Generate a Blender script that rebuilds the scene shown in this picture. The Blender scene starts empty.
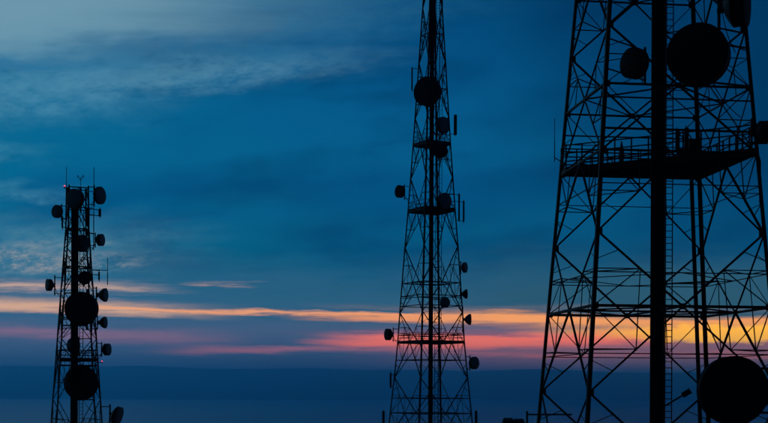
import bpy, bmesh, math, random
from mathutils import Vector, Matrix, noise as mnoise
random.seed(7)
R = math.radians
scene = bpy.context.scene
COL = scene.collection

# ------------------------------------------------------------------ camera
F_PX, W_PX, H_PX, EYE_Y = 1300.0, 768.0, 423.0, 384.4
ROLL = R(-0.27)
cam = bpy.data.cameras.new('camera')
cam_o = bpy.data.objects.new('camera', cam)
COL.objects.link(cam_o)
cam.sensor_width = 36.0
cam.lens = F_PX / W_PX * 36.0
cam.shift_y = (EYE_Y - H_PX / 2) / W_PX
cam.clip_start, cam.clip_end = 0.3, 200000.0
cam_o.matrix_world = Matrix.Rotation(math.pi / 2, 4, 'X') @ Matrix.Rotation(-ROLL, 4, 'Z')
scene.camera = cam_o


def ray(x, y):
    """photo pixel -> (u, w): sideways and upward slope per metre of distance"""
    dx, dy = x - 384.0, EYE_Y - y
    c, s = math.cos(ROLL), math.sin(ROLL)
    return (dx * c + dy * s) / F_PX, (-dx * s + dy * c) / F_PX


def at(x, y, Y):
    u, w = ray(x, y)
    return Vector((u * Y, Y, w * Y))


# ------------------------------------------------------------------ colour management
scene.view_settings.view_transform = 'Standard'
scene.view_settings.look = 'None'
scene.view_settings.gamma = 1.0
scene.view_settings.exposure = 3.0
STRENGTH = 0.125
HAZE_DENSITY, HAZE_TOP, HAZE_LIGHT = 7.6e-5, 540.0, (0.003, 0.036, 0.12)
GAIN = STRENGTH * 2 ** 3.0
scene.cycles.use_denoising = True
scene.cycles.max_bounces = 6
scene.cycles.volume_bounces = 2

# ------------------------------------------------------------------ world: dusk sky with cloud sheets
world = bpy.data.worlds.new('World')
scene.world = world
world.use_nodes = True
NT = world.node_tree
for n in list(NT.nodes):
    NT.nodes.remove(n)


class S:
    """a socket with arithmetic"""
    def __init__(self, sock): self.s = sock
    def __add__(self, o): return m2('ADD', self, o)
    __radd__ = __add__
    def __sub__(self, o): return m2('SUBTRACT', self, o)
    def __rsub__(self, o): return m2('SUBTRACT', o, self)
    def __mul__(self, o): return m2('MULTIPLY', self, o)
    __rmul__ = __mul__
    def __truediv__(self, o): return m2('DIVIDE', self, o)


def plug(inp, v):
    if isinstance(v, S):
        NT.links.new(v.s, inp)
    else:
        inp.default_value = v


def m2(op, a, b=0.0):
    n = NT.nodes.new('ShaderNodeMath'); n.operation = op
    plug(n.inputs[0], a); plug(n.inputs[1], b)
    return S(n.outputs[0])


def ss(v, a, b, lo=0.0, hi=1.0):
    n = NT.nodes.new('ShaderNodeMapRange'); n.interpolation_type = 'SMOOTHSTEP'
    plug(n.inputs[0], v); plug(n.inputs[1], a); plug(n.inputs[2], b)
    n.inputs[3].default_value = lo; n.inputs[4].default_value = hi
    return S(n.outputs[0])


def srgb(c):
    return tuple(((v / 255) / 12.92 if v <= 10 else (((v / 255) + 0.055) / 1.055) ** 2.4) for v in c)


def rgb(c):
    n = NT.nodes.new('ShaderNodeRGB')
    n.outputs[0].default_value = tuple(v / GAIN for v in srgb(c)) + (1.0,)
    return S(n.outputs[0])


def over(base, col, alpha):
    n = NT.nodes.new('ShaderNodeMix'); n.data_type = 'RGBA'; n.clamp_factor = True
    plug(n.inputs[0], alpha); plug(n.inputs[6], base); plug(n.inputs[7], col)
    return S(n.outputs[2])


tc = NT.nodes.new('ShaderNodeTexCoord')
DIR = S(tc.outputs['Generated'])
sep = NT.nodes.new('ShaderNodeSeparateXYZ'); NT.links.new(DIR.s, sep.inputs[0])
dx_, dy_, dz_ = (S(sep.outputs[i]) for i in range(3))
AZ = m2('ARCTAN2', dx_, dy_) * 1300.0            # azimuth from straight ahead, 1300 units per radian
EL = m2('ARCTAN2', dz_, m2('SQRT', dx_ * dx_ + dy_ * dy_)) * 1300.0


def sky_px(x, y):
    u, w = ray(x, y)
    return math.atan2(u, 1) * 1300, math.atan2(w, math.hypot(u, 1)) * 1300


def noise(kx, kz, detail=6, rough=0.55, shear=0.0, dist=0.0, off=0.0):
    c = NT.nodes.new('ShaderNodeCombineXYZ')
    plug(c.inputs[0], dx_ * kx + off); plug(c.inputs[1], dy_ * kx); plug(c.inputs[2], (dz_ - dx_ * shear) * kz)
    n = NT.nodes.new('ShaderNodeTexNoise'); n.noise_dimensions = '3D'
    NT.links.new(c.outputs[0], n.inputs['Vector'])
    n.inputs['Scale'].default_value = 1.0; n.inputs['Detail'].default_value = detail
    n.inputs['Roughness'].default_value = rough; n.inputs['Distortion'].default_value = dist
    return S(n.outputs[0]) - 0.5


sky = NT.nodes.new('ShaderNodeTexSky'); sky.sky_type = 'NISHITA'; sky.sun_disc = False
SUN_AZ, SUN_EL = 14.3, -3.0
sky.sun_elevation = R(SUN_EL); sky.sun_rotation = R(SUN_AZ)
sky.altitude = 500; sky.ozone_density = 4.6; sky.dust_density = 1.6; sky.air_density = 1.0
tint = NT.nodes.new('ShaderNodeMix'); tint.data_type = 'RGBA'; tint.blend_type = 'MULTIPLY'
tint.inputs[0].default_value = 1.0
NT.links.new(sky.outputs[0], tint.inputs[6]); tint.inputs[7].default_value = (0.06, 2.0, 1.22, 1)
C = S(tint.outputs[2])

wisp = noise(12, 60, 9, 0.6, shear=0.10, dist=0.15)
patch = noise(7, 24, 6, 0.6, shear=0.06, off=40.0)
mottle = noise(52, 125, 9, 0.72, shear=0.1, off=5.0)             # fine cirrus texture
broad = noise(4.2, 20, 4, 0.5, shear=0.10, dist=0.3, off=3.1)
streak = noise(7, 120, 6, 0.55, off=7.7)                      # long flat streaks
ragged = noise(30, 120, 6, 0.6, off=1.3)
fiber = noise(18, 290, 9, 0.7, shear=0.006, dist=0.12, off=21.0)
lump = noise(70, 150, 5, 0.55, off=11.0)

# thin veil over the left half of the sky
C = over(C, rgb((2, 112, 152)), ss(AZ + broad * 160, 60, -420) * ss(EL, -10, 60) * 0.75)
C = over(C, rgb((0, 74, 126)), ss(broad * 1.0 + ss(EL, 250, 190) * ss(EL, 120, 190) * 0.22, 0.05, 0.30) * ss(EL, 90, 160) * 0.6)


def band(e, lo, hi, slo, shi):
    return ss(e, lo - slo, lo + slo) * ss(e, hi + shi, hi - shi)


def cloud(C, x0, x1, sx0, sx1, xc, yc, slope, up, dn, soft_up, soft_dn, col, alpha, wob=((1, 'streak', 10),), tex=None):
    """a cloud streak around photo point (xc, yc) on the sky, between two azimuths"""
    a0, _ = sky_px(x0, yc); a1, _ = sky_px(x1, yc); ac, ec = sky_px(xc, yc)
    e = EL
    for k, nm, amp in wob:
        e = e + globals()[nm] * (k * amp)
    e = e - (AZ - ac) * slope
    m = band(e, ec - dn, ec + up, soft_dn, soft_up)
    # the colour above the haze that reads as col through it
    T = math.exp(-HAZE_DENSITY * min(60000, HAZE_TOP / max(0.005, math.sin(ec / 1300))))
    T = max(T, 0.18)
    src = tuple(max(0.0, (v - (1 - T) * h)) / T / GAIN for v, h in zip(srgb(col), HAZE_LIGHT))
    if x0 > -900:
        m = m * ss(AZ + streak * 120, a0 - sx0, a0 + sx0)
    if x1 < 1700:
        m = m * ss(AZ + streak * 120, a1 + sx1, a1 - sx1)
    m = m * alpha
    if tex:
        nm, lo, hi = tex
        m = m * ss(globals()[nm], lo, hi)
    n = NT.nodes.new('ShaderNodeRGB'); n.outputs[0].default_value = src + (1.0,)
    return over(C, S(n.outputs[0]), m)


W1 = ((1, 'streak', 13), (1, 'ragged', 6), (1, 'fiber', 8))
W2 = ((1, 'wisp', 46), (1, 'broad', 50), (1, 'mottle', 14))
C = over(C, rgb((0, 46, 84)), ss(AZ + broad * 200 + (EL - 260) * 0.6, 20, 330) * ss(EL, -20, 240) * 0.86)
C = over(C, rgb((0, 82, 130)), ss(AZ, -260, 60) * ss(EL + broad * 40, 60, 110) * ss(EL, 230, 150) * 0.6)
C = over(C, rgb((0, 58, 100)), ss(patch, -0.08, 0.2) * ss(EL, 70, 130) * 0.6)
# --- high pale cirrus bank, rising to the right
C = cloud(C, -2000, 230, 1, 190, 110, 10, 0.15, 300, 31, 10, 24, (112, 152, 170), 0.92, W2)
C = cloud(C, -2000, 300, 1, 170, 110, 58, 0.13, 30, 26, 26, 26, (78, 138, 168), 0.5, W2, ('mottle', -0.42, 0.3))
C = cloud(C, 20, 330, 90, 120, 190, 76, 0.12, 9, 7, 20, 13, (102, 153, 175), 0.66, W2, ('mottle', -0.42, 0.3))
C = cloud(C, -2000, 120, 1, 80, 30, 106, 0.06, 20, 14, 20, 18, (78, 140, 170), 0.56, W2, ('mottle', -0.42, 0.3))
C = cloud(C, 200, 470, 90, 130, 330, 10, 0.08, 30, 12, 20, 14, (40, 102, 136), 0.5, W2, ('mottle', -0.42, 0.3))
C = cloud(C, 90, 330, 80, 90, 230, 36, 0.13, 8, 9, 12, 12, (12, 88, 134), 0.75, W2, ('mottle', -0.34, 0.2))
C = cloud(C, -2000, 90, 1, 50, 20, 64, 0.02, 7, 7, 9, 9, (24, 100, 146), 0.75, W2, ('mottle', -0.34, 0.2))
C = cloud(C, -2000, 40, 1, 40, 8, 154, 0.0, 9, 9, 9, 9, (62, 130, 160), 0.65, W2, ('mottle', -0.3, 0.2))
C = cloud(C, -2000, 60, 1, 40, 10, 196, 0.0, 7, 7, 8, 8, (66, 130, 160), 0.6, W2, ('mottle', -0.3, 0.2))
# --- grey-blue low sheet that greys the sky above the streaks
C = cloud(C, -2000, 2000, 1, 1, 300, 300, 0.0, 22, 60, 34, 12, (50, 94, 127), 0.78, W2)
C = cloud(C, 470, 2000, 120, 1, 600, 296, 0.0, 30, 30, 30, 16, (40, 82, 106), 0.7, W2)
C = cloud(C, -2000, 150, 1, 100, 20, 258, 0.05, 26, 14, 22, 12, (92, 134, 152), 0.66, W2, ('mottle', -0.36, 0.24))
# --- mauve band of cloud over the horizon
C = cloud(C, -2000, 2000, 1, 1, 300, 345, 0.0, 22, 60, 8, 8, (54, 78, 114), 0.88, W1)
C = cloud(C, 430, 2000, 140, 1, 640, 345, 0.0, 14, 30, 10, 10, (132, 90, 112), 0.75, W1)
# --- peach and orange streaks
C = cloud(C, -2000, 150, 1, 45, 60, 287, 0.0, 4.5, 3.5, 6, 5, (206, 166, 146), 0.9, W1, ('fiber', -0.20, 0.12))
C = cloud(C, -2000, 120, 1, 60, 10, 258, 0.04, 9, 7, 8, 7, (182, 162, 152), 0.8, W2, ('mottle', -0.1, 0.2))
C = cloud(C, 200, 250, 22, 14, 225, 284, -0.03, 1.4, 1.4, 2.5, 2, (202, 158, 142), 0.85, W1, ('fiber', -0.12, 0.1))
C = cloud(C, -2000, 190, 1, 80, 40, 307, -0.02, 7, 5, 6, 4, (212, 164, 136), 0.92, W1, ('fiber', -0.30, 0.04))
C = cloud(C, 90, 470, 60, 80, 290, 312.5, -0.014, 1.4, 1.8, 2.0, 2.0, (236, 158, 112), 0.97, W1, ('fiber', -0.42, -0.10))
C = cloud(C, 330, 2000, 60, 1, 420, 317.5, -0.012, 3, 4.5, 3, 3, (238, 152, 102), 0.9, W1, ('fiber', -0.30, 0.02))
C = cloud(C, 452, 2000, 60, 1, 560, 319.5, -0.028, 5, 7, 4, 4, (241, 156, 100), 0.93, W1, ('fiber', -0.46, -0.12))
C = cloud(C, 590, 2000, 80, 1, 690, 332, -0.010, 5, 9, 4, 2.5, (252, 180, 60), 0.95, ((1, 'streak', 10), (1, 'lump', 15), (1, 'fiber', 5)))
# --- grey streaks cutting the glow
C = cloud(C, 330, 2000, 60, 1, 520, 309.5, -0.01, 2.8, 1.6, 3, 1.5, (92, 98, 116), 0.85, W1, ('fiber', -0.2, 0.06))
C = cloud(C, 620, 2000, 50, 1, 730, 318.5, -0.02, 3.6, 2.4, 2, 2, (128, 112, 112), 0.85, W1, ('fiber', -0.16, 0.08))
C = cloud(C, 640, 2000, 50, 1, 720, 326.5, -0.01, 0.9, 0.9, 1.6, 1.6, (176, 126, 96), 0.7, W1, ('fiber', -0.1, 0.1))
C = cloud(C, 440, 620, 40, 50, 540, 327, 0.0, 1.6, 1.6, 2, 2, (140, 100, 110), 0.75, W1, ('fiber', -0.16, 0.1))
# --- pink and red streaks below
C = cloud(C, -2000, 215, 1, 60, 90, 335, -0.02, 6, 5, 5, 5, (134, 96, 122), 0.62, W1, ('fiber', -0.36, 0.1))
C = cloud(C, 190, 420, 60, 90, 330, 350, 0.0, 3, 3, 3, 3, (150, 94, 116), 0.66, W1, ('fiber', -0.24, 0.08))
C = cloud(C, 345, 640, 45, 60, 470, 341, 0.012, 8, 6, 4, 4, (224, 108, 102), 0.92, W1, ('fiber', -0.40, -0.04))
C = cloud(C, 330, 560, 60, 60, 430, 333, 0.0, 2.5, 3, 3, 3, (92, 82, 114), 0.75, W1, ('fiber', -0.16, 0.1))
C = cloud(C, 420, 900, 60, 120, 640, 355, -0.005, 2.0, 2.0, 2.5, 2.5, (168, 92, 108), 0.55, W1, ('fiber', -0.2, 0.1))
# --- blue dusk right at the horizon
C = over(C, rgb((112, 122, 172)), ss(EL + streak * 8, 27, 6) * 0.75)

# twilight fades away from the sunset side of the sky
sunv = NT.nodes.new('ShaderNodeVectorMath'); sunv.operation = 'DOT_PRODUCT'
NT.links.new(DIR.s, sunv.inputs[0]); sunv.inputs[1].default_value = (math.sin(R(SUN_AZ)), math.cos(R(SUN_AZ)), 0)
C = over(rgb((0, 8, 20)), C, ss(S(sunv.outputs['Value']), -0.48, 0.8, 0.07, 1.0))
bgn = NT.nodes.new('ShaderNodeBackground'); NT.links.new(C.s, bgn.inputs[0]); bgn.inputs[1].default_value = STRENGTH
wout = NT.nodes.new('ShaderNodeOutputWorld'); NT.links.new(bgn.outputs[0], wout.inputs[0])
world.cycles.sampling_method = 'MANUAL'; world.cycles.sample_map_resolution = 512

# the sun has just set behind the far range
sun = bpy.data.lights.new('sun', 'SUN'); sun.energy = 0.01; sun.angle = R(0.5); sun.color = (1.0, 0.8, 0.6)
sun_o = bpy.data.objects.new('sun', sun); COL.objects.link(sun_o)
sd = Vector((math.sin(R(SUN_AZ)) * math.cos(R(SUN_EL)), math.cos(R(SUN_AZ)) * math.cos(R(SUN_EL)), math.sin(R(SUN_EL))))
sun_o.rotation_euler = sd.to_track_quat('Z', 'Y').to_euler()
sun_o.location = (0, 0, 60)


# ------------------------------------------------------------------ materials
def material(name, col, rough=0.6, metal=0.0, var=0.3, scale=3.0, bump=0.0, emit=None):
    m = bpy.data.materials.new(name); m.use_nodes = True
    t = m.node_tree; b = t.nodes['Principled BSDF']
    b.inputs['Roughness'].default_value = rough; b.inputs['Metallic'].default_value = metal
    b.inputs['Specular IOR Level'].default_value = 0.22
    co = t.nodes.new('ShaderNodeTexCoord')
    n = t.nodes.new('ShaderNodeTexNoise'); n.inputs['Scale'].default_value = scale; n.inputs['Detail'].default_value = 5
    t.links.new(co.outputs['Object'], n.inputs['Vector'])
    r = t.nodes.new('ShaderNodeValToRGB'); t.links.new(n.outputs[0], r.inputs[0])
    r.color_ramp.elements[0].position = 0.3; r.color_ramp.elements[1].position = 0.7
    r.color_ramp.elements[0].color = tuple(c * (1 - var) for c in col) + (1,)
    r.color_ramp.elements[1].color = tuple(min(1, c * (1 + var)) for c in col) + (1,)
    t.links.new(r.outputs[0], b.inputs['Base Color'])
    if bump:
        bn = t.nodes.new('ShaderNodeBump'); bn.inputs['Strength'].default_value = bump
        t.links.new(n.outputs[0], bn.inputs['Height']); t.links.new(bn.outputs[0], b.inputs['Normal'])
    if emit:
        b.inputs['Emission Color'].default_value = emit[0] + (1,); b.inputs['Emission Strength'].default_value = emit[1]
    return m


STEEL = material('weathered_dark_steel', (0.04, 0.038, 0.037), 0.65, 0.0, 0.35, 1.5)
RED_OXIDE = material('rust_primer_steel', (0.13, 0.05, 0.035), 0.7, 0.0, 0.3, 2.0)
RADOME = material('grey_radome', (0.24, 0.24, 0.25), 0.6, 0.0, 0.12, 2.0)
RADOME_DARK = material('charcoal_radome', (0.018, 0.018, 0.021), 0.7, 0.0, 0.2, 2.0)
DISH_METAL = material('dull_aluminium', (0.05, 0.05, 0.053), 0.55, 0.0, 0.2, 3.0)
PLASTIC = material('grey_plastic', (0.13, 0.13, 0.135), 0.5, 0.0, 0.15, 3.0)
CABLE = material('black_cable', (0.02, 0.02, 0.021), 0.5, 0.0, 0.2, 4.0)
LAMP = material('red_lamp_lens', (0.5, 0.02, 0.03), 0.2, 0.0, 0.0, 1.0, 0, ((1.0, 0.10, 0.18), 0.15))
HILL = material('scrub_hillside', (0.06, 0.062, 0.035), 0.95, 0.0, 0.5, 0.08, 0.3)
MOUNTAIN = material('wooded_mountain', (0.045, 0.055, 0.04), 1.0, 0.0, 0.3, 0.0008)
SEA = material('sea_water', (0.01, 0.07, 0.13), 0.3, 0.0, 0.1, 0.002)
SEA.node_tree.nodes['Principled BSDF'].inputs['Specular IOR Level'].default_value = 0.9
SEA.node_tree.nodes['Principled BSDF'].inputs['Specular Tint'].default_value = (0.3, 0.85, 1.0, 1)
SEA.node_tree.nodes['Principled BSDF'].inputs['IOR'].default_value = 1.33


# ------------------------------------------------------------------ mesh helpers
def link(name, mesh, mat=None, parent=None, loc=None):
    o = bpy.data.objects.new(name, mesh)
    COL.objects.link(o)
    if mat and not mesh.materials:
        mesh.materials.append(mat)
    if parent:
        o.parent = parent
    if loc is not None:
        o.location = loc
    return o


def tag(o, label, cat, group=None):
    o['label'] = label; o['category'] = cat
    if group:
        o['group'] = group
    return o


def empty(name, loc):
    o = bpy.data.objects.new(name, None); COL.objects.link(o)
    o.location = loc; o.empty_display_size = 0.3
    return o


def mesh_of(bm, name, smooth=False):
    bmesh.ops.recalc_face_normals(bm, faces=bm.faces)
    me = bpy.data.meshes.new(name); bm.to_mesh(me); bm.free()
    if smooth:
        for p in me.polygons:
            p.use_smooth = True
    return me


def prism(profile, z0=0.0, z1=1.0, taper=1.0):
    bm = bmesh.new()
    a = [bm.verts.new((x, y, z0)) for x, y in profile]
    b = [bm.verts.new((x * taper, y * taper, z1)) for x, y in profile]
    n = len(profile)
    for i in range(n):
        bm.faces.new((a[i], a[(i + 1) % n], b[(i + 1) % n], b[i]))
    bm.faces.new(a[::-1]); bm.faces.new(b)
    return bm


ANGLE = [(-.5, -.5), (.5, -.5), (.5, -.36), (-.36, -.36), (-.36, .5), (-.5, .5)]
CHANNEL = [(-.5, -.5), (.5, -.5), (.5, .5), (.38, .5), (.38, -.36), (-.38, -.36), (-.38, .5), (-.5, .5)]
RING8 = [(.5 * math.cos(k * math.pi / 4), .5 * math.sin(k * math.pi / 4)) for k in range(8)]
RING12 = [(.5 * math.cos(k * math.pi / 6), .5 * math.sin(k * math.pi / 6)) for k in range(12)]
UNIT = {}
for nm, prof in (('angle', ANGLE), ('channel', CHANNEL), ('tube', RING8), ('plate', [(-.5, -.5), (.5, -.5), (.5, .5), (-.5, .5)])):
    UNIT[nm] = mesh_of(prism(prof), 'unit_' + nm, nm == 'tube')


def unit_mesh(kind, mat):
    key = (kind, mat.name)
    if key not in UNIT:
        me = UNIT[kind].copy(); me.name = kind + '_' + mat.name
        me.materials.append(mat); UNIT[key] = me
    return UNIT[key]


def frame_z(d, roll=0.0):
    d = d.normalized()
    up = Vector((0, 0, 1)) if abs(d.z) < 0.95 else Vector((0, 1, 0))
    x = up.cross(d).normalized(); y = d.cross(x)
    if roll:
        c, s = math.cos(roll), math.sin(roll)
        x, y = x * c + y * s, y * c - x * s
    return Matrix((x, y, d)).transposed()


def bar(name, p0, p1, w, parent, mat=None, kind='angle', base=None, h=None, roll=0.0):
    """one straight member from p0 to p1 (world), child of parent; base = world position of parent"""
    d = p1 - p0
    o = bpy.data.objects.new(name, unit_mesh(kind, mat or STEEL)); COL.objects.link(o)
    o.parent = parent
    b = base if base is not None else (parent.location if parent else Vector())
    m = frame_z(d, roll).to_4x4() @ Matrix.Diagonal((w, h or w, d.length, 1))
    m.translation = p0 - b
    o.matrix_basis = m
    return o


def add_bar(bm, p0, p1, w, profile=RING8, h=None):
    d = p1 - p0
    m = frame_z(d).to_4x4() @ Matrix.Diagonal((w, h or w, d.length, 1)); m.translation = p0
    t = prism(profile)
    t.transform(m)
    me = bpy.data.meshes.new('tmp'); t.to_mesh(me); t.free()
    bm.from_mesh(me); bpy.data.meshes.remove(me)


def lathe(points, seg=32):
    """surface of revolution about +Y; points = (r, y)"""
    bm = bmesh.new(); rings = []
    for r, y in points:
        if r < 1e-6:
            rings.append([bm.verts.new((0, y, 0))])
        else:
            rings.append([bm.verts.new((r * math.cos(2 * math.pi * k / seg), y, r * math.sin(2 * math.pi * k / seg))) for k in range(seg)])
    for a, b in zip(rings, rings[1:]):
        for k in range(seg):
            q = (k + 1) % seg
            if len(a) == 1 and len(b) == 1:
                continue
            if len(a) == 1:
                bm.faces.new((a[0], b[q], b[k]))
            elif len(b) == 1:
                bm.faces.new((a[k], a[q], b[0]))
            else:
                bm.faces.new((a[k], a[q], b[q], b[k]))
    return bm


# ------------------------------------------------------------------ ground, sea, far mountains
SEA_Z = -300.0
def hill_z(x, y):
    d = math.hypot(x, y)
    z = -1.7 - 0.062 * d
    if d > 160:
        z -= 0.10 * (d - 160) * min(1, (d - 160) / 400)
    n = mnoise.fractal(Vector((x * 0.01, y * 0.01, 0)), 1.0, 2.0, 5) * min(1.0, d / 300) * min(40, 0.03 * d + 1)
    return max(z + min(n, 0.02 * d), SEA_Z - 8)


bm = bmesh.new()
ringr = [0] + [3 * 1.16 ** k for k in range(47)]
prev = None
for r in ringr:
    cur = [bm.verts.new((0, 0, -1.7))] if r == 0 else [bm.verts.new((r * math.sin(a), r * math.cos(a), hill_z(r * math.sin(a), r * math.cos(a)))) for a in (2 * math.pi * k / 96 for k in range(96))]
    if prev:
        for k in range(96):
            q = (k + 1) % 96
            if len(prev) == 1:
                bm.faces.new((prev[0], cur[q], cur[k]))
            else:
                bm.faces.new((prev[k], prev[q], cur[q], cur[k]))
    prev = cur
o = link('hilltop_ground', mesh_of(bm, 'hilltop_ground', True), HILL); o['kind'] = 'structure'

bm = bmesh.new()
c0 = bm.verts.new((0, 0, SEA_Z)); ring = [bm.verts.new((60000 * math.sin(2 * math.pi * k / 128), 60000 * math.cos(2 * math.pi * k / 128), SEA_Z)) for k in range(128)]
for k in range(128):
    bm.faces.new((c0, ring[(k + 1) % 128], ring[k]))
o = link('sea', mesh_of(bm, 'sea'), SEA); o['kind'] = 'structure'


def range_mesh(name, r_shore, r_ridge, r_back, top, amp, seed, az0=-50, az1=50):
    bm = bmesh.new(); rows = []
    na, nr = 260, 26
    for i in range(nr + 1):
        t = i / nr
        row = []
        for j in range(na + 1):
            a = R(az0 + (az1 - az0) * j / na)
            sh = r_shore * (1 + 0.05 * mnoise.fractal(Vector((a * 4, seed, 0)), 1.0, 2.0, 4))
            r = sh + (r_back - sh) * t
            p = (r_ridge - sh) / (r_back - sh)
            f = (t / p) if t < p else max(0.0, 1 - (t - p) / (1 - p))
            f = f * f * (3 - 2 * f)
            x, y = r * math.sin(a), r * math.cos(a)
            hgt = top * (1 - 0.13 * max(-0.5, min(1.6, (math.degrees(a) + 16) / 32))) + amp * mnoise.fractal(Vector((a * 6, seed + 5, 0)), 1.0, 2.0, 5)
            z = hgt * f + f * amp * 0.9 * mnoise.fractal(Vector((x / 2500, y / 2500, seed)), 1.0, 2.0, 6)
            row.append(bm.verts.new((x, y, SEA_Z - 4 + z)))
        rows.append(row)
    for a, b in zip(rows, rows[1:]):
        for j in range(na):
            bm.faces.new((a[j], a[j + 1], b[j + 1], b[j]))
    o = link(name, mesh_of(bm, name, True), MOUNTAIN); o['kind'] = 'structure'
    return o


range_mesh('far_mountains', 27000, 34000, 41000, 735, 55, 2.0)
range_mesh('coastal_hills', 24500, 26500, 28500, 150, 60, 9.0, -50, 2)


# ------------------------------------------------------------------ lattice towers
class Tower:
    """a four-legged lattice tower; profile = [(z, half diagonal)] from the top down to the ground"""
    def __init__(self, name, label, X0, Y0, turn, profile, leg_w):
        self.c = Vector((X0, Y0, 0)); self.turn = turn
        self.prof = sorted(profile)
        self.gz = hill_z(X0, Y0) - 0.3
        self.base = Vector((X0, Y0, self.gz))
        self.root = tag(empty(name, self.base), label, 'tower')
        self.leg_w = leg_w
        zs = [z for z, _ in self.prof]
        for i in range(4):
            pts = [self.leg(i, z) for z in [self.gz] + [z for z in zs if z > self.gz]]
            a = self.turn + i * math.pi / 2
            bm = bmesh.new(); prev = None
            for p in pts:                       # equal-angle leg, heel turned outwards
                ringv = []
                for x, y in ANGLE:
                    x, y = -x * leg_w, -y * leg_w
                    ca, sa = math.cos(a - math.pi / 4), math.sin(a - math.pi / 4)
                    ringv.append(bm.verts.new(p - self.base + Vector((x * ca - y * sa, x * sa + y * ca, 0))))
                if prev:
                    for k in range(6):
                        bm.faces.new((prev[k], prev[(k + 1) % 6], ringv[(k + 1) % 6], ringv[k]))
                else:
                    bm.faces.new(ringv[::-1])
                prev = ringv
            bm.faces.new(prev)
            link('leg', mesh_of(bm, name + '_leg'), STEEL, self.root)

    def half(self, z):
        P = self.prof
        for (z0, r0), (z1, r1) in zip(P, P[1:]):
            if z <= z1 or (z1, r1) == P[-1]:
                return r0 + (r1 - r0) * (z - z0) / (z1 - z0)

    def leg(self, i, z):
        a = self.turn + i * math.pi / 2; r = self.half(z)
        return self.c + Vector((r * math.cos(a), r * math.sin(a), z))

    def bar(self, name, p0, p1, w, **k):
        return bar(name, p0, p1, w, self.root, base=self.base, **k)

    def mid(self, i, z):
        return (self.leg(i, z) + self.leg((i + 1) % 4, z)) / 2

    def ring(self, z, w, plan=True, pw=None):
        for i in range(4):
            self.bar('strut', self.leg(i, z), self.leg((i + 1) % 4, z), w)
            if plan:
                self.bar('plan_brace', self.mid(i, z), self.mid((i + 1) % 4, z), pw or w * 0.7)

    def diamond(self, z0, zm, z1, w, tw, rich=True):
        for i in range(4):
            for j in (i, (i + 1) % 4):
                A = self.leg(j, zm)
                for zr in (z0, z1):
                    M = self.mid(i, zr)
                    self.bar('brace', A, M, w)
                    d = (A + M) / 2
                    if rich:
                        t = (d.z - self.gz)
                        L = self.leg(j, d.z)
                        self.bar('thin_brace', L, d, tw)
                        self.bar('thin_brace', d, self.leg(j, zr), tw)
                        q = self.leg(j, zr) * 0.5 + M * 0.5
                        if rich == 2:
                            self.bar('sub_brace', d, q, tw)
                            if j == i:          # hip member to the neighbouring face
                                d2 = (A + self.mid((i + 3) % 4, zr)) / 2
                                self.bar('hip_brace', d, d2, tw)
                            e1 = A.lerp(M, .25)
                            self.bar('stub_brace', e1, self.leg(j, (A.z + d.z) / 2 * .5 + d.z * .5), tw * .8)

    def kay(self, z0, z1, w, tw):
        """inverted V: from the middle of the upper ring down to the legs"""
        for i in range(4):
            M = self.mid(i, z1)
            for j in (i, (i + 1) % 4):
                A = self.leg(j, z0)
                self.bar('brace', M, A, w)
                d = (A + M) / 2
                self.bar('thin_brace', d, self.leg(j, d.z), tw)
                self.bar('thin_brace', d, self.leg(j, z1), tw)

    def cable_run(self, off, z0, z1, width, n=7, r=0.055, tray=True):
        """vertical cable tray with feeder cables strapped to it"""
        x, y = self.c.x + off[0], self.c.y + off[1]
        z0 = self.gz if z0 is None else z0
        bm = bmesh.new()
        for s in (-1, 1):
            add_bar(bm, Vector((x + s * width / 2, y, z0)), Vector((x + s * width / 2, y, z1)), 0.09, CHANNEL)
        add_bar(bm, Vector((x, y + 0.06, z0)), Vector((x, y + 0.06, z1)), width * 0.94, [(-.5, -.02), (.5, -.02), (.5, .02), (-.5, .02)])
        bm.transform(Matrix.Translation(-self.base))
        t = link('cable_tray', mesh_of(bm, 'cable_tray'), STEEL, self.root)
        for k in range(n):
            xx = x + (k - (n - 1) / 2) * width * 0.88 / n
            rr = r * random.uniform(0.8, 1.15)
            o = bar('feeder_cable', Vector((xx, y - 0.07, z0 + 0.1)), Vector((xx, y - 0.07, z1 - random.uniform(0, 0.4))), rr * 2, t, CABLE, 'tube', base=self.base)

    def ladder(self, off, z0, z1, width=0.45, step=0.3, separate=True, mat=None):
        x, y = self.c.x + off[0], self.c.y + off[1]
        z0 = self.gz if z0 is None else z0
        bm = bmesh.new()
        for s in (-1, 1):
            add_bar(bm, Vector((x + s * width / 2, y, z0)), Vector((x + s * width / 2, y, z1)), 0.06)
        n = int((z1 - z0) / step)
        if not separate:
            for k in range(n):
                z = z0 + (k + .5) * step
                add_bar(bm, Vector((x - width / 2, y, z)), Vector((x + width / 2, y, z)), 0.035)
        bm.transform(Matrix.Translation(-self.base))
        L = link('ladder', mesh_of(bm, 'ladder'), mat or RED_OXIDE, self.root)
        if separate:
            for k in range(n):
                z = z0 + (k + .5) * step
                bar('rung', Vector((x - width / 2, y, z)), Vector((x + width / 2, y, z)), 0.045, L, mat or RED_OXIDE, 'tube', base=self.base)
        return L

    def platform(self, poly, z, thick, rail_h=1.2, post_step=1.3, rail_w=0.05, hole=None, rails=2, beams=True):
        """deck on a plan polygon (world xy) with a railing; frame is the part, the rest its sub-parts"""
        n = len(poly); P = [Vector((p[0], p[1], z)) for p in poly]
        cen = sum(P, Vector()) / n
        bm = bmesh.new()
        for i in range(n):
            a, b = P[i], P[(i + 1) % n]
            add_bar(bm, a + Vector((0, 0, -thick / 2)), b + Vector((0, 0, -thick / 2)), 0.12, CHANNEL, thick)
        bm.transform(Matrix.Translation(-self.base))
        pf = link('platform', mesh_of(bm, 'platform_frame'), STEEL, self.root)
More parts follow.
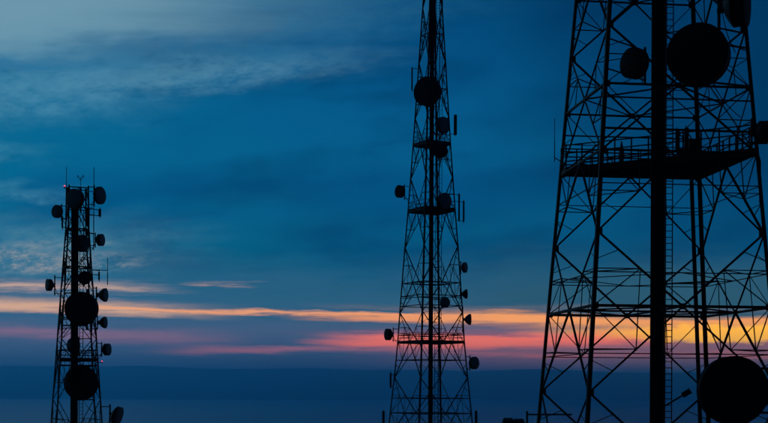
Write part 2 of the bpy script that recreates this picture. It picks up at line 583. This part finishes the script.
        # open bar grating
        bm = bmesh.new()
        d = (P[1] - P[0]); L = d.length; ux = d.normalized(); uy = Vector((-ux.y, ux.x, 0))
        loc = [((p - P[0]).dot(ux), (p - P[0]).dot(uy)) for p in P]
        lo, hi = min(v for _, v in loc), max(v for _, v in loc)
        def span(v):
            xs = []
            for (x0, y0), (x1, y1) in zip(loc, loc[1:] + loc[:1]):
                if (y0 - v) * (y1 - v) < 0:
                    xs.append(x0 + (x1 - x0) * (v - y0) / (y1 - y0))
            return (min(xs), max(xs)) if len(xs) >= 2 else None
        v = lo + 0.06
        while v < hi - 0.05:
            s = span(v)
            if s:
                a = P[0] + ux * s[0] + uy * v; b = P[0] + ux * s[1] + uy * v
                add_bar(bm, a + Vector((0, 0, -0.03)), b + Vector((0, 0, -0.03)), 0.05, CHANNEL, 0.05)
            v += 0.11
        bm.transform(Matrix.Translation(-self.base))
        g = link('deck_grating', mesh_of(bm, 'deck_grating'), STEEL, pf); g['kind'] = 'stuff'
        if beams:
            k = 1
            while lo + k * 0.9 < hi:
                s = span(lo + k * 0.9)
                if s:
                    a = P[0] + ux * s[0] + uy * (lo + k * .9); b = P[0] + ux * s[1] + uy * (lo + k * .9)
                    bar('joist', a + Vector((0, 0, -thick * .6)), b + Vector((0, 0, -thick * .6)), 0.1, pf, STEEL, 'channel', base=self.base, h=thick * .8)
                k += 1
        for i in range(n):
            a, b = P[i], P[(i + 1) % n]; m = max(1, round((b - a).length / post_step))
            for k in range(1, rails + 1):
                h = rail_h * k / rails
                bar('rail', a + Vector((0, 0, h)), b + Vector((0, 0, h)), rail_w, pf, STEEL, 'tube', base=self.base)
            bar('kick_plate', a + Vector((0, 0, .08)), b + Vector((0, 0, .08)), 0.02, pf, STEEL, 'tube', base=self.base, h=0.15)
            for k in range(m):
                q = a.lerp(b, k / m)
                bar('post', q + Vector((0, 0, -0.1)), q + Vector((0, 0, rail_h)), rail_w, pf, STEEL, 'angle', base=self.base)
        return pf

    def nearest_leg(self, p):
        return min(range(4), key=lambda i: (self.leg(i, p.z) - p).length)


# ------------------------------------------------------------------ antennas
def dish(T, x, y, dpx, face, dy, label, group, style='drum', mat=None, leg=None, pole=None, drum=None, tilt=0.0, anchor=None, name='dish_antenna'):
    """parabolic dish at photo point (x, y); dy = metres behind (+) or in front (-) of the tower axis;
    face = azimuth the dish looks along (0 away from the camera, 90 to the right, 180 to the camera)"""
    Y = T.c.y + dy
    c = at(x, y, Y)
    D = dpx / F_PX * Y
    r = D / 2
    mat = mat or RADOME
    root = tag(empty(name, c), label, 'antenna dish', group)
    a = R(face)
    rot = Matrix.Rotation(-a, 4, 'Z') @ Matrix.Rotation(tilt, 4, 'X')
    if drum is None:
        drum = 0.34 if style == 'drum' else 0.16
    dl = drum * D
    # local +Y is the way the dish looks
    def put(nm, bm_, m_, sm=True, par=root):
        bm_.transform(rot)
        return link(nm, mesh_of(bm_, nm, sm), m_, par)
    seg = 40 if dpx > 20 else 24
    sh = put('shroud', lathe([(r * .985, -dl * .5), (r * 1.0, -dl * .5), (r * 1.02, -dl * .42), (r * 1.0, -dl * .38), (r, dl * .40), (r * 1.025, dl * .42), (r * 1.025, dl * .5), (r * .985, dl * .5)], seg), RADOME_DARK if mat is RADOME_DARK else DISH_METAL)
    put('radome', lathe([(r * 1.0, dl * .5 - 0.004), (r * .8, dl * .5 + r * .05), (r * .45, dl * .5 + r * .095), (0, dl * .5 + r * .11)], seg), mat)
    bd = r * (0.42 if style == 'drum' else 0.85)
    put('reflector_back', lathe([(r * .99, -dl * .5 + .002), (r * .8, -dl * .5 - bd * .38), (r * .5, -dl * .5 - bd * .78), (r * .2, -dl * .5 - bd), (r * .2, -dl * .5 - bd * 1.25), (0, -dl * .5 - bd * 1.25)], seg), DISH_METAL)
    if dpx > 20:
        bm_ = bmesh.new()
        for k in range(8):
            q = 2 * math.pi * k / 8
            add_bar(bm_, Vector((r * .96 * math.cos(q), -dl * .5 - bd * .06, r * .96 * math.sin(q))), Vector((r * .2 * math.cos(q), -dl * .5 - bd * 1.08, r * .2 * math.sin(q))), 0.05 * D / 2.5, ANGLE)
        put('back_ribs', bm_, DISH_METAL, False)
    back = -dl * .5 - bd * 1.25
    fwd = Vector((math.sin(a), math.cos(a), 0))
    pr = max(0.045, 0.055 * D ** .5)
    hub = fwd * (back - pr)
    ph = 0.62 * D if pole is None else pole
    top, bot = hub + Vector((0, 0, ph)), hub + Vector((0, 0, -ph))
    bm_ = bmesh.new()
    add_bar(bm_, bot, top, pr * 2)
    link('mount_pipe', mesh_of(bm_, 'mount_pipe', False), STEEL, root)
    bm_ = bmesh.new()
    for s in (-1, 1):
        add_bar(bm_, hub + Vector((0, 0, s * D * .12)) - fwd * pr, hub + Vector((0, 0, s * D * .12)) + fwd * (pr * 2.5), D * .12, RING8)
    side = Vector((fwd.y, -fwd.x, 0))
    add_bar(bm_, hub + side * pr, fwd * (-dl * .5) + side * r * .9, 0.03 + 0.015 * D)
    link('pan_bracket', mesh_of(bm_, 'pan_bracket', False), STEEL, root)
    # feeder cable drooping from the hub to the tower
    hp = c + hub
    lz = hp.z - 0.75 * D - 0.3
    tgt = T.leg(T.nearest_leg(hp) if leg is None else leg, lz)
    tgt = tgt.lerp(Vector((T.c.x, T.c.y, lz)), 0.12)
    bm_ = bmesh.new(); pv = hp + fwd * pr
    for k in range(1, 11):
        t = k / 10
        q = (hp + fwd * pr).lerp(tgt, t); q.z -= math.sin(math.pi * t) * 0.3 * D ** .5 * (1 - .3 * t)
        add_bar(bm_, pv - c, q - c, 0.045, RING8); pv = q
    link('feeder_cable', mesh_of(bm_, 'feeder_cable', False), CABLE, root)
    # arms back to the nearest leg
    for s in (.8, -.8):
        p = hub + Vector((0, 0, s * ph))
        if anchor:
            q = Vector(anchor(c.z + p.z)) - c
        else:
            li = T.nearest_leg(c + p) if leg is None else leg
            q = T.leg(li, c.z + p.z) - c
        if (q - p).length > 0.02:
            bar('mount_arm', c + p, c + q, max(0.05, pr * 1.2), root, STEEL, 'tube', base=c)
    return root


def panel(T, x, y0, y1, wpx, dy, label, group, leg=None, arm_y=None, tilt=0.0, mat=None, cat='panel antenna', name='panel_antenna'):
    Y = T.c.y + dy
    a, b = at(x, y1, Y), at(x, y0, Y)
    w = wpx / F_PX * Y; h = b.z - a.z
    root = tag(empty(name, a), label, cat, group)
    bm = prism([(-.5 * w, -.25 * w), (-.4 * w, -.4 * w), (.4 * w, -.4 * w), (.5 * w, -.25 * w), (.5 * w, .3 * w), (-.5 * w, .3 * w)], 0, h)
    link('radome_case', mesh_of(bm, 'radome_case'), mat or PLASTIC, root)
    li = leg if leg is not None else T.nearest_leg(a)
    bm = bmesh.new()
    px = Vector((0, .3 * w + .05, 0))
    add_bar(bm, px + Vector((0, 0, -.15)), px + Vector((0, 0, h + .15)), 0.06)
    for t in (.15, .85):
        add_bar(bm, Vector((0, .28 * w, h * t)), px + Vector((0, .03, h * t)), .09)
    link('mount_pipe', mesh_of(bm, 'mount_pipe'), STEEL, root)
    for yy in (arm_y if arm_y else (y0 + (y1 - y0) * .1, y1 - (y1 - y0) * .1)):
        z = at(x, yy, Y).z
        p = Vector((a.x, a.y, z)) + px
        bar('mount_arm', p, T.leg(li, z), 0.07, root, STEEL, 'tube', base=a)
    return root


def whip(T, x, y0, y1, dy, label, group, leg=None, w=0.05, top=None, arms=(0.15, 0.5)):
    Y = T.c.y + dy
    a, b = at(x, y1, Y), at(x, y0, Y)
    b.x = a.x
    root = tag(empty('whip_antenna', a), label, 'antenna', group)
    h = b.z - a.z
    bm = bmesh.new()
    add_bar(bm, Vector(), Vector((0, 0, h * .45)), w * 1.5)
    add_bar(bm, Vector((0, 0, h * .45)), Vector((0, 0, h)), w)
    link('rod', mesh_of(bm, 'rod'), STEEL, root)
    if top == 'fork':
        bm = bmesh.new()
        for s in (-1, 1):
            add_bar(bm, Vector((0, 0, h - .25)), Vector((s * .22, 0, h)), .05)
            add_bar(bm, Vector((s * .22, 0, h)), Vector((s * .22, 0, h + .14)), .1)
        link('wind_sensor', mesh_of(bm, 'wind_sensor'), PLASTIC, root)
    for t in arms:
        z = a.z + h * t
        li = leg if leg is not None else T.nearest_leg(Vector((a.x, a.y, z)))
        bar('mount_arm', Vector((a.x, a.y, z)), T.leg(li, z), 0.06, root, STEEL, 'tube', base=a)
    return root


def red_light(T, x, y, dy, label, d=0.14, leg=None):
    c = at(x, y, T.c.y + dy)
    root = tag(empty('obstruction_light', c), label, 'warning light', 'red obstruction lights')
    bm = bmesh.new()
    add_bar(bm, Vector((0, 0, -d * 1.3)), Vector((0, 0, -d * .45)), d * 1.05, RING12)
    link('lamp_base', mesh_of(bm, 'lamp_base'), STEEL, root)
    bm = bmesh.new()
    bmesh.ops.create_uvsphere(bm, u_segments=16, v_segments=10, radius=d / 2)
    bm.transform(Matrix.Diagonal((1, 1, 1.15, 1)))
    link('lens', mesh_of(bm, 'lens', True), LAMP, root)
    z = c.z - d
    li = leg if leg is not None else T.nearest_leg(c)
    bar('bracket', Vector((c.x, c.y, z)), T.leg(li, z), 0.05, root, STEEL, 'angle', base=c)
    return root


# ================================================================== near tower
D0 = 70.0
NEAR = Tower('lattice_tower', 'huge black four-legged lattice tower with broad railed platform and thick central cable run', 0.2067 * D0, D0, -0.6665,
             [(-14.0, (0.0988 + .0984 * .2) * D0), (30.0, 0.0988 * D0 - 0.0984 * 30.0)], 0.2)
NR_, FR_, FL_, NL_ = 0, 1, 2, 3
for zt in (1.6, 5.7, 10.2):
    NEAR.ring(zt, 0.05, zt == 5.7, 0.045)
z_ring = [-4.7, 4.0, 11.9, 15.3, 21.6, 28.2]
for z in z_ring:
    NEAR.ring(z, 0.105 if z != 4.0 else 0.14, True, 0.075)
NEAR.diamond(-4.7, -0.35, 4.0, 0.098, 0.05, 2)
NEAR.diamond(4.0, 7.75, 11.9, 0.098, 0.05, 2)
NEAR.kay(11.9, 15.3, 0.095, 0.05)
NEAR.diamond(15.3, 18.35, 21.6, 0.095, 0.048, 2)
NEAR.diamond(21.6, 24.8, 28.2, 0.095, 0.048)
NEAR.cable_run((-0.02, -1.2), None, 29.0, 0.66, 8, 0.05)
NEAR.ladder((0.62, -1.0), None, 29.0, 0.36, 0.33)
# conduit beside the far leg, from the platform down
cz0, cz1 = at(700.5, 430, NEAR.leg(FR_, -2).y - .3), at(691.5, 180, NEAR.leg(FR_, 11.5).y - .3)
NEAR.bar('cable_conduit', cz0, cz1, 0.24, kind='tube')
# inner diaphragm of the heavy ring: walkway beams through the middle
for i in (0, 1):
    a, b = NEAR.mid(i, 4.0), NEAR.mid(i + 2, 4.0)
    NEAR.bar('walkway_beam', a, b, 0.1)
# gusset plates where braces meet the legs and the ring midpoints
for zg in (-4.7, -0.35, 4.0, 7.75, 11.9, 15.3, 18.35, 21.6):
    for i in range(4):
        A, B = NEAR.leg(i, zg), NEAR.leg((i + 1) % 4, zg)
        d = (B - A).normalized()
        spots = [A + d * .14, B - d * .14] + ([(A + B) / 2] if zg in z_ring else [])
        for q in spots:
            NEAR.bar('gusset_plate', q - Vector((0, 0, .15)), q + Vector((0, 0, .15)), 0.24 if q is not spots[-1] or len(spots) == 2 else 0.34, kind='plate', h=.02, roll=math.atan2(d.y, d.x))
zp = 12.03
cut = NEAR.leg(FL_, zp).lerp(NEAR.leg(NL_, zp), 0.13)
poly = [NEAR.leg(FL_, zp), NEAR.leg(FR_, zp), NEAR.leg(NR_, zp), cut]
NEAR.platform([(p.x, p.y) for p in poly], zp, 0.22, 1.35, 0.95, 0.075, rails=3)
# cross beams and cable bridges above the platform
for z in (13.2, 14.1):
    NEAR.bar('strut', NEAR.leg(FL_, z), NEAR.leg(FR_, z), 0.07)
NEAR.bar('strut', NEAR.leg(NL_, 14.6), NEAR.leg(NR_, 14.6), 0.07)
NEAR.bar('strut', NEAR.leg(NL_, 13.0), NEAR.leg(NR_, 13.0), 0.10)
# lower outrigger rail beside the far leg
p0, p1 = at(527, 414.5, 72), at(572, 414.5, 72)
NEAR.bar('rail', p0, p1, 0.09)
NEAR.bar('post', at(527, 411, 72), at(527, 440, 72), 0.11)

GN = 'dishes on the huge tower'
dish(NEAR, 634.5, 63.5, 30, 236, -2.0, 'barrel-shaped drum dish on two horizontal arms beside the thick cable run', GN, drum=0.36, mat=RADOME_DARK, leg=NL_)
dish(NEAR, 698.5, 55.5, 60, 203, -5.6, 'very large round drum dish high above the railed platform', GN, mat=RADOME_DARK, drum=0.3, leg=NR_, pole=1.25)
dish(NEAR, 740, 3, 46, 115, -4.6, 'tall oval drum dish at the outer corner above the very large round dish', GN, mat=RADOME_DARK, drum=0.3, leg=NR_)
dish(NEAR, 763, 132.5, 23, 93, -3.6, 'small drum dish seen edge-on at the outer corner just above the railed platform', GN, mat=RADOME_DARK, drum=0.34, leg=NR_)
dish(NEAR, 732.5, 390.5, 67, 184, -5.2, 'very large round drum dish low on the huge tower beside the conduit', GN, mat=RADOME_DARK, drum=0.3, leg=NR_, pole=1.4)
whip(NEAR, 554.5, 118, 162, 2.0, 'thin whip antenna on a short stub beside the railed platform', None, leg=FL_, arms=(0.1,), w=.035)
panel(NEAR, 760, 160, 200, 1.6, -3.3, 'slim tall panel antenna held off the outer leg just below the platform', None, leg=NR_)
panel(NEAR, 677.5, 130, 150, 4.0, -1.0, 'stubby panel antenna beside the ladder above the platform', 'stubby panels by the ladder', leg=FR_, mat=RADOME_DARK)
panel(NEAR, 686.5, 128, 150, 4.0, -0.6, 'stubby panel antenna next to the equipment cabinet on the platform', 'stubby panels by the ladder', leg=FR_, mat=RADOME_DARK)

# equipment cabinet on the deck
c = at(694, 158, 70.5); c.z = zp
cab = tag(empty('equipment_cabinet', c), 'dark upright equipment cabinet standing on the railed platform', 'cabinet')
bm = bmesh.new(); bmesh.ops.create_cube(bm, size=1); bm.transform(Matrix.Translation((0, 0, .66)) @ Matrix.Diagonal((.62, .5, 1.3, 1)))
bmesh.ops.bevel(bm, geom=bm.edges[:], offset=.02, segments=1)
link('case', mesh_of(bm, 'case'), STEEL, cab)
bm = bmesh.new(); bmesh.ops.create_cube(bm, size=1); bm.transform(Matrix.Translation((0, -.262, .66)) @ Matrix.Diagonal((.54, .02, 1.16, 1)))
link('door', mesh_of(bm, 'door'), DISH_METAL, cab)
bm = bmesh.new(); add_bar(bm, Vector((.2, -.29, .6)), Vector((.2, -.29, .76)), .03); link('handle', mesh_of(bm, 'handle'), STEEL, cab)
# cone-shaped horn on the deck
c = at(621.5, 160, 70.6); c.z = zp
hr = tag(empty('horn_antenna', c), 'pointed cone-shaped antenna standing on the platform between leg and cable run', 'antenna')
bm = prism(RING12, .25, 1.0, 0.12); bm.transform(Matrix.Diagonal((.42, .42, 1.25, 1))); link('cone', mesh_of(bm, 'cone'), PLASTIC, hr)
bm = prism(RING12, 0, .33); bm.transform(Matrix.Diagonal((.26, .26, 1, 1))); link('stand', mesh_of(bm, 'stand'), STEEL, hr)
# floodlight on a slanting arm by the ladder
a, b = at(664, 406.5, 68.6), at(684, 394.5, 68.4)
fl = tag(empty('floodlight', a), 'unlit floodlight on a slanting arm beside the ladder', 'floodlight')
bar('arm', a, b, .09, fl, STEEL, 'tube', base=a)
bm = bmesh.new(); d = (b - a).normalized()
add_bar(bm, b - a - d * .1, b - a + d * .35, .3, RING12)
link('lamp_head', mesh_of(bm, 'lamp_head'), DISH_METAL, fl)
bm = bmesh.new(); add_bar(bm, b - a + d * .36, b - a + d * .4, .34, RING12); link('lens', mesh_of(bm, 'lens'), PLASTIC, fl)

# ================================================================== middle tower
DM = 150.0
def zz(y, D): return (EYE_Y - y) / F_PX * D
mid_half = [(-70, 4.0), (10, 9.5), (100, 15.3), (145, 18.2), (211, 23.0), (250, 26.2), (315, 30.9), (342, 32.6), (370, 35.2), (415, 40.0), (470, 45.2)]
TURN_M = R(-17.0)
axm = ray(430.6, 384)[0] * DM
MID = Tower('lattice_tower', 'tall slender lattice tower with two solid platforms and small dishes on its legs', axm, DM, TURN_M,
            [(zz(y, DM), h / F_PX * DM / math.cos(TURN_M)) for y, h in mid_half], 0.165)
mr = [470, 413, 342, 283, 211, 145, 90, 35, -20, -70]
for y in mr:
    MID.ring(zz(y, DM), 0.105, y in (413, 342, 283, 211, 145), 0.09)
for y0, y1 in zip(mr, mr[1:]):
    MID.diamond(zz(y0, DM), zz((y0 + y1) / 2, DM), zz(y1, DM), 0.09, 0.048, 2)
for y in (296, 306, 335, 360, 398):
    MID.ring(zz(y, DM), 0.09, False)
MID.cable_run((-0.05, -1.0), None, zz(-70, DM), 0.42, 5, 0.05)
MID.ladder((0.62, -.9), None, zz(-70, DM), 0.4, 0.33, False, STEEL)
MID.ladder((1.05, 0.3), None, zz(-70, DM), 0.3, 0.5, False, STEEL)
for y, th in ((145, .26), (211, .3)):
    z = zz(y, DM)
    MID.platform([(MID.leg(i, z).x, MID.leg(i, z).y) for i in range(4)], z + th / 2, th, 0.9, 1.6, 0.05, beams=False)
z = zz(342, DM)
MID.platform([(MID.leg(i, z).x, MID.leg(i, z).y) for i in range(4)], z, .16, 1.0, 1.3, 0.06, beams=False)

# legs: 0 right, 1 far, 2 left, 3 near
GM = 'dishes on the slender tower'
dish(MID, 427.5, 91.5, 28.5, 215, -2.4, 'large round dish on the front of the slender tower above its upper platform', GM, mat=RADOME_DARK, drum=.22, leg=3)
panel(MID, 412, 68, 90, 1.5, 0, 'thin panel antenna on two arms beside the large round dish', None, leg=2, arm_y=(68, 90))
dish(MID, 443, 125.5, 17, 128, -1.2, 'oval drum dish just above the upper platform of the slender tower', GM, drum=.2, leg=0)
panel(MID, 455.3, 115, 135, 3.2, 0, 'fat upright panel antenna on an arm level with the upper platform', None, leg=0, arm_y=(134.5,))
dish(MID, 440.5, 151, 14, 165, -1.5, 'small dark drum dish hanging under the upper platform', GM, mat=RADOME_DARK, leg=0)
dish(MID, 400, 191.5, 12.5, 232, -.4, 'small dish off the outer leg between the two solid platforms', GM, leg=2, mat=RADOME_DARK, drum=.3)
dish(MID, 444.5, 201, 16, 142, -1.9, 'oval drum dish standing just above the lower solid platform', GM, leg=0, drum=.2)
panel(MID, 459, 194, 221, 1.8, 0, 'slim panel antenna on a long arm above the lower platform', 'slim twin panels', leg=0, arm_y=(195,))
panel(MID, 463.6, 201, 222, 1.8, 0, 'outer slim panel antenna beyond its twin above the lower platform', 'slim twin panels', leg=0, arm_y=(202, 221))
dish(MID, 464.7, 267.5, 10.5, 118, 0, 'small oval dish on a pipe, first below the lower solid platform', GM, leg=0, drum=.2)
dish(MID, 466.5, 294, 9.5, 98, 0, 'small dish seen edge-on, between two others on the same outer leg', GM, leg=0, style='shallow', mat=RADOME_DARK)
dish(MID, 445, 302.5, 10, 150, -2.8, 'small dish within the lattice above the railed walkway', GM, leg=3)
dish(MID, 470, 319.5, 11, 97, 0, 'small edge-on dish on a long pipe above the railed walkway', GM, leg=0, style='shallow', mat=RADOME_DARK, pole=1.5)
dish(MID, 388.2, 334.5, 11.5, 245, 0, 'lone small drum dish on the outer leg at the railed walkway', GM, leg=2, mat=RADOME_DARK)
dish(MID, 474, 363, 12.5, 135, 0, 'round small dish just below the railed walkway', GM, leg=0, drum=.25)
panel(MID, 390.6, 373, 387.5, 2.0, 0, 'short panel antenna clamped to the leg below the walkway', None, leg=2)
panel(MID, 383.4, 411, 432, 2.6, 0, 'upright panel antenna low on the slender tower, on its side towards the short tower', 'low upright panels', leg=2, arm_y=(425, 430))
panel(MID, 476, 411, 432, 2.6, 0, 'upright panel antenna low on the slender tower, on its side towards the huge tower', 'low upright panels', leg=0, arm_y=(425, 430))

# ================================================================== small tower
DL = 110.0
TURN_L = R(-24.0)
axl = ray(76.5, 384)[0] * DL
lh = [(188, 12.2), (231, 12.9), (265, 15.7), (320, 20.2), (365, 23.7), (420, 28.0), (470, 32.0)]
SML = Tower('lattice_tower', 'short lattice tower crowded with dishes, whip antennas and red warning lamps', axl, DL, TURN_L,
            [(zz(y, DL), h / F_PX * DL / math.cos(TURN_L)) for y, h in lh], 0.115)
sr = [470, 440, 362, 320, 269, 231, 210, 190]
for y in sr:
    SML.ring(zz(y, DL), 0.09, y in (362, 269, 231), 0.07)
for y0, y1 in ((440, 362), (362, 320), (320, 269), (269, 231)):
    SML.diamond(zz(y0, DL), zz((y0 + y1) / 2, DL), zz(y1, DL), 0.066, 0.04, 2)
SML.kay(zz(231, DL), zz(210, DL), 0.07, 0.045)
SML.kay(zz(210, DL), zz(190, DL), 0.07, 0.045)
SML.ring(zz(367, DL), 0.1, False)
SML.ring(zz(384, DL), 0.08, False)
SML.cable_run((-0.05, -.6), None, zz(205, DL), 0.52, 6, 0.045)
SML.ladder((0.5, -.5), None, zz(212, DL), 0.3, 0.3, False, STEEL)
z = zz(361.5, DL)
SML.platform([(SML.leg(i, z).x, SML.leg(i, z).y) for i in range(4)], z, .12, .8, 1.2, 0.045, beams=False)

GS = 'dishes on the short tower'
dish(SML, 75, 199, 20, 208, -1.5, 'large round dish at the head of the short tower between its whip antennas', GS, drum=.25, leg=3)
dish(SML, 99.7, 195.5, 17.5, 114, -.5, 'upright oval drum dish at the top beside the tall bare whip', GS, drum=.16, leg=0)
dish(SML, 57.3, 211.5, 13, 212, -.4, 'small drum dish held out just below the red lamp at the top', GS, drum=.25, leg=2)
dish(SML, 100.6, 240, 12, 104, 0, 'small edge-on dish held out on two level arms below the upright oval drum', GS, leg=0)
dish(SML, 82, 243.5, 17, 128, .1, 'oval dish half behind the cable run in the upper lattice', GS, drum=.2, leg=3)
dish(SML, 84.5, 278, 13, 165, -1.2, 'small boxy drum dish directly above the large black dish', GS, mat=RADOME_DARK, leg=3)
dish(SML, 49, 285, 12, 238, 0, 'lone small drum dish on a pipe held far off the outer leg', GS, leg=2, pole=.85)
dish(SML, 81.7, 308.7, 33, 190, -2.4, 'large black round dish midway up the short tower', GS, mat=RADOME_DARK, drum=.22, leg=3)
dish(SML, 105, 295, 13.5, 98, 0, 'edge-on dish, upper of three on pipes down the outer leg', GS, style='shallow', leg=0)
dish(SML, 104.8, 322.5, 11.5, 98, 0, 'edge-on dish, middle of three on pipes down the outer leg', GS, style='shallow', leg=0)
dish(SML, 107, 349.5, 12, 105, 0, 'edge-on dish, lowest of three on pipes, just above the lower red lamp', GS, style='drum', leg=0)
dish(SML, 73.5, 345.5, 14.5, 215, 1.2, 'oval dish behind the cable run between the two large black dishes', GS, leg=1)
dish(SML, 81, 383, 33.5, 8, 1.6, 'large black dish seen from behind below the small railed platform', GS, mat=RADOME_DARK, drum=.2, leg=1)
dish(SML, 117.5, 416, 19, 100, 0, 'tilted edge-on dish low on the short tower', GS, style='drum', leg=0, tilt=-R(16), drum=.22)
panel(SML, 99, 272, 280, 1.6, 0, 'short panel antenna under a level arm beside a taller whip', None, leg=0, arm_y=(270.5, 275))
panel(SML, 99.8, 209, 216.5, 2.6, 0, 'tiny box antenna held out below the upright oval drum dish', None, leg=0)
panel(SML, 87.6, 208, 226, 3.6, -.9, 'dark fat panel antenna beside the cable run near the tower head', None, leg=0, mat=RADOME_DARK)
panel(SML, 62.3, 217, 228, 1.6, 0, 'slim panel antenna clamped under the small drum dish near the tower head', None, leg=2)
whip(SML, 107.5, 258, 285, 0, 'whip antenna standing at the end of a level arm midway up the short tower', None, leg=0, arms=(.54,))
whip(SML, 66.4, 167, 196, 0, 'tall whip antenna beside the upper red lamp', None, leg=2, arms=(.05, .2))
whip(SML, 93.6, 167, 250, 0, 'tall bare whip antenna rising beside the upright oval drum dish', None, leg=0, arms=(.02, .2, .42, .5, .7), w=.055)
whip(SML, 80.5, 177, 196, -.3, 'short mast with a forked wind sensor on top of the short tower', None, leg=3, arms=(.05,), top='fork', w=.045)
red_light(SML, 64.6, 186, 0, 'glowing red warning lamp at the top of the short tower', leg=2)
red_light(SML, 102, 361.3, 0, 'glowing red warning lamp by the small railed platform of the short tower', d=.11, leg=0)

# ================================================================== low mast with twin drums, only its top in the picture
c = at(513, 430, 128.0); c.z = hill_z(c.x, c.y)
lm = tag(empty('antenna_mast', c), 'low pole with two drum dishes, only their tops showing beside the huge tower', 'mast')
top = at(513, 421, 128.0).z - c.z
bm = bmesh.new(); add_bar(bm, Vector(), Vector((0, 0, top)), .22, RING12); link('pole', mesh_of(bm, 'pole'), STEEL, lm)
for x, dd, fa in ((508.5, 1.15, -62), (518.3, 1.0, 60)):
    cc = at(x, 424.2, 128.0) - c; r = dd * .55
    bm = lathe([(r * .98, -.35), (r, -.34), (r, .3), (r * 1.03, .32), (r * 1.03, .4), (r * .6, .45), (0, .47)], 24)
    b2 = lathe([(r * .97, -.35), (r * .6, -.5), (0, -.58)], 24)
    me = bpy.data.meshes.new('t'); b2.to_mesh(me); b2.free(); bm.from_mesh(me); bpy.data.meshes.remove(me)
    bm.transform(Matrix.Translation(cc) @ Matrix.Rotation(R(-fa), 4, 'Z'))
    link('drum', mesh_of(bm, 'drum', False), DISH_METAL, lm)
    bm = bmesh.new(); add_bar(bm, Vector((0, 0, cc.z)), Vector((cc.x * .6, 0, cc.z)), .12); link('mount_arm', mesh_of(bm, 'mount_arm'), STEEL, lm)

# ================================================================== haze
bm = bmesh.new(); bmesh.ops.create_cube(bm, size=1)
ztop, zbot = HAZE_TOP, SEA_Z - 12.0
bm.transform(Matrix.Translation((0, 0, (ztop + zbot) / 2)) @ Matrix.Diagonal((122000, 122000, ztop - zbot, 1)))
# (range crest stays below the haze top)
hz = bpy.data.materials.new('haze'); hz.use_nodes = True
t = hz.node_tree
for n in list(t.nodes):
    t.nodes.remove(n)
pv = t.nodes.new('ShaderNodeVolumePrincipled'); mo = t.nodes.new('ShaderNodeOutputMaterial')
pv.inputs['Color'].default_value = (0.08, 0.62, 1.0, 1); pv.inputs['Density'].default_value = HAZE_DENSITY; pv.inputs['Anisotropy'].default_value = 0.86
t.links.new(pv.outputs[0], mo.inputs['Volume'])
hb = link('haze', mesh_of(bm, 'haze'), hz); hb['kind'] = 'stuff'
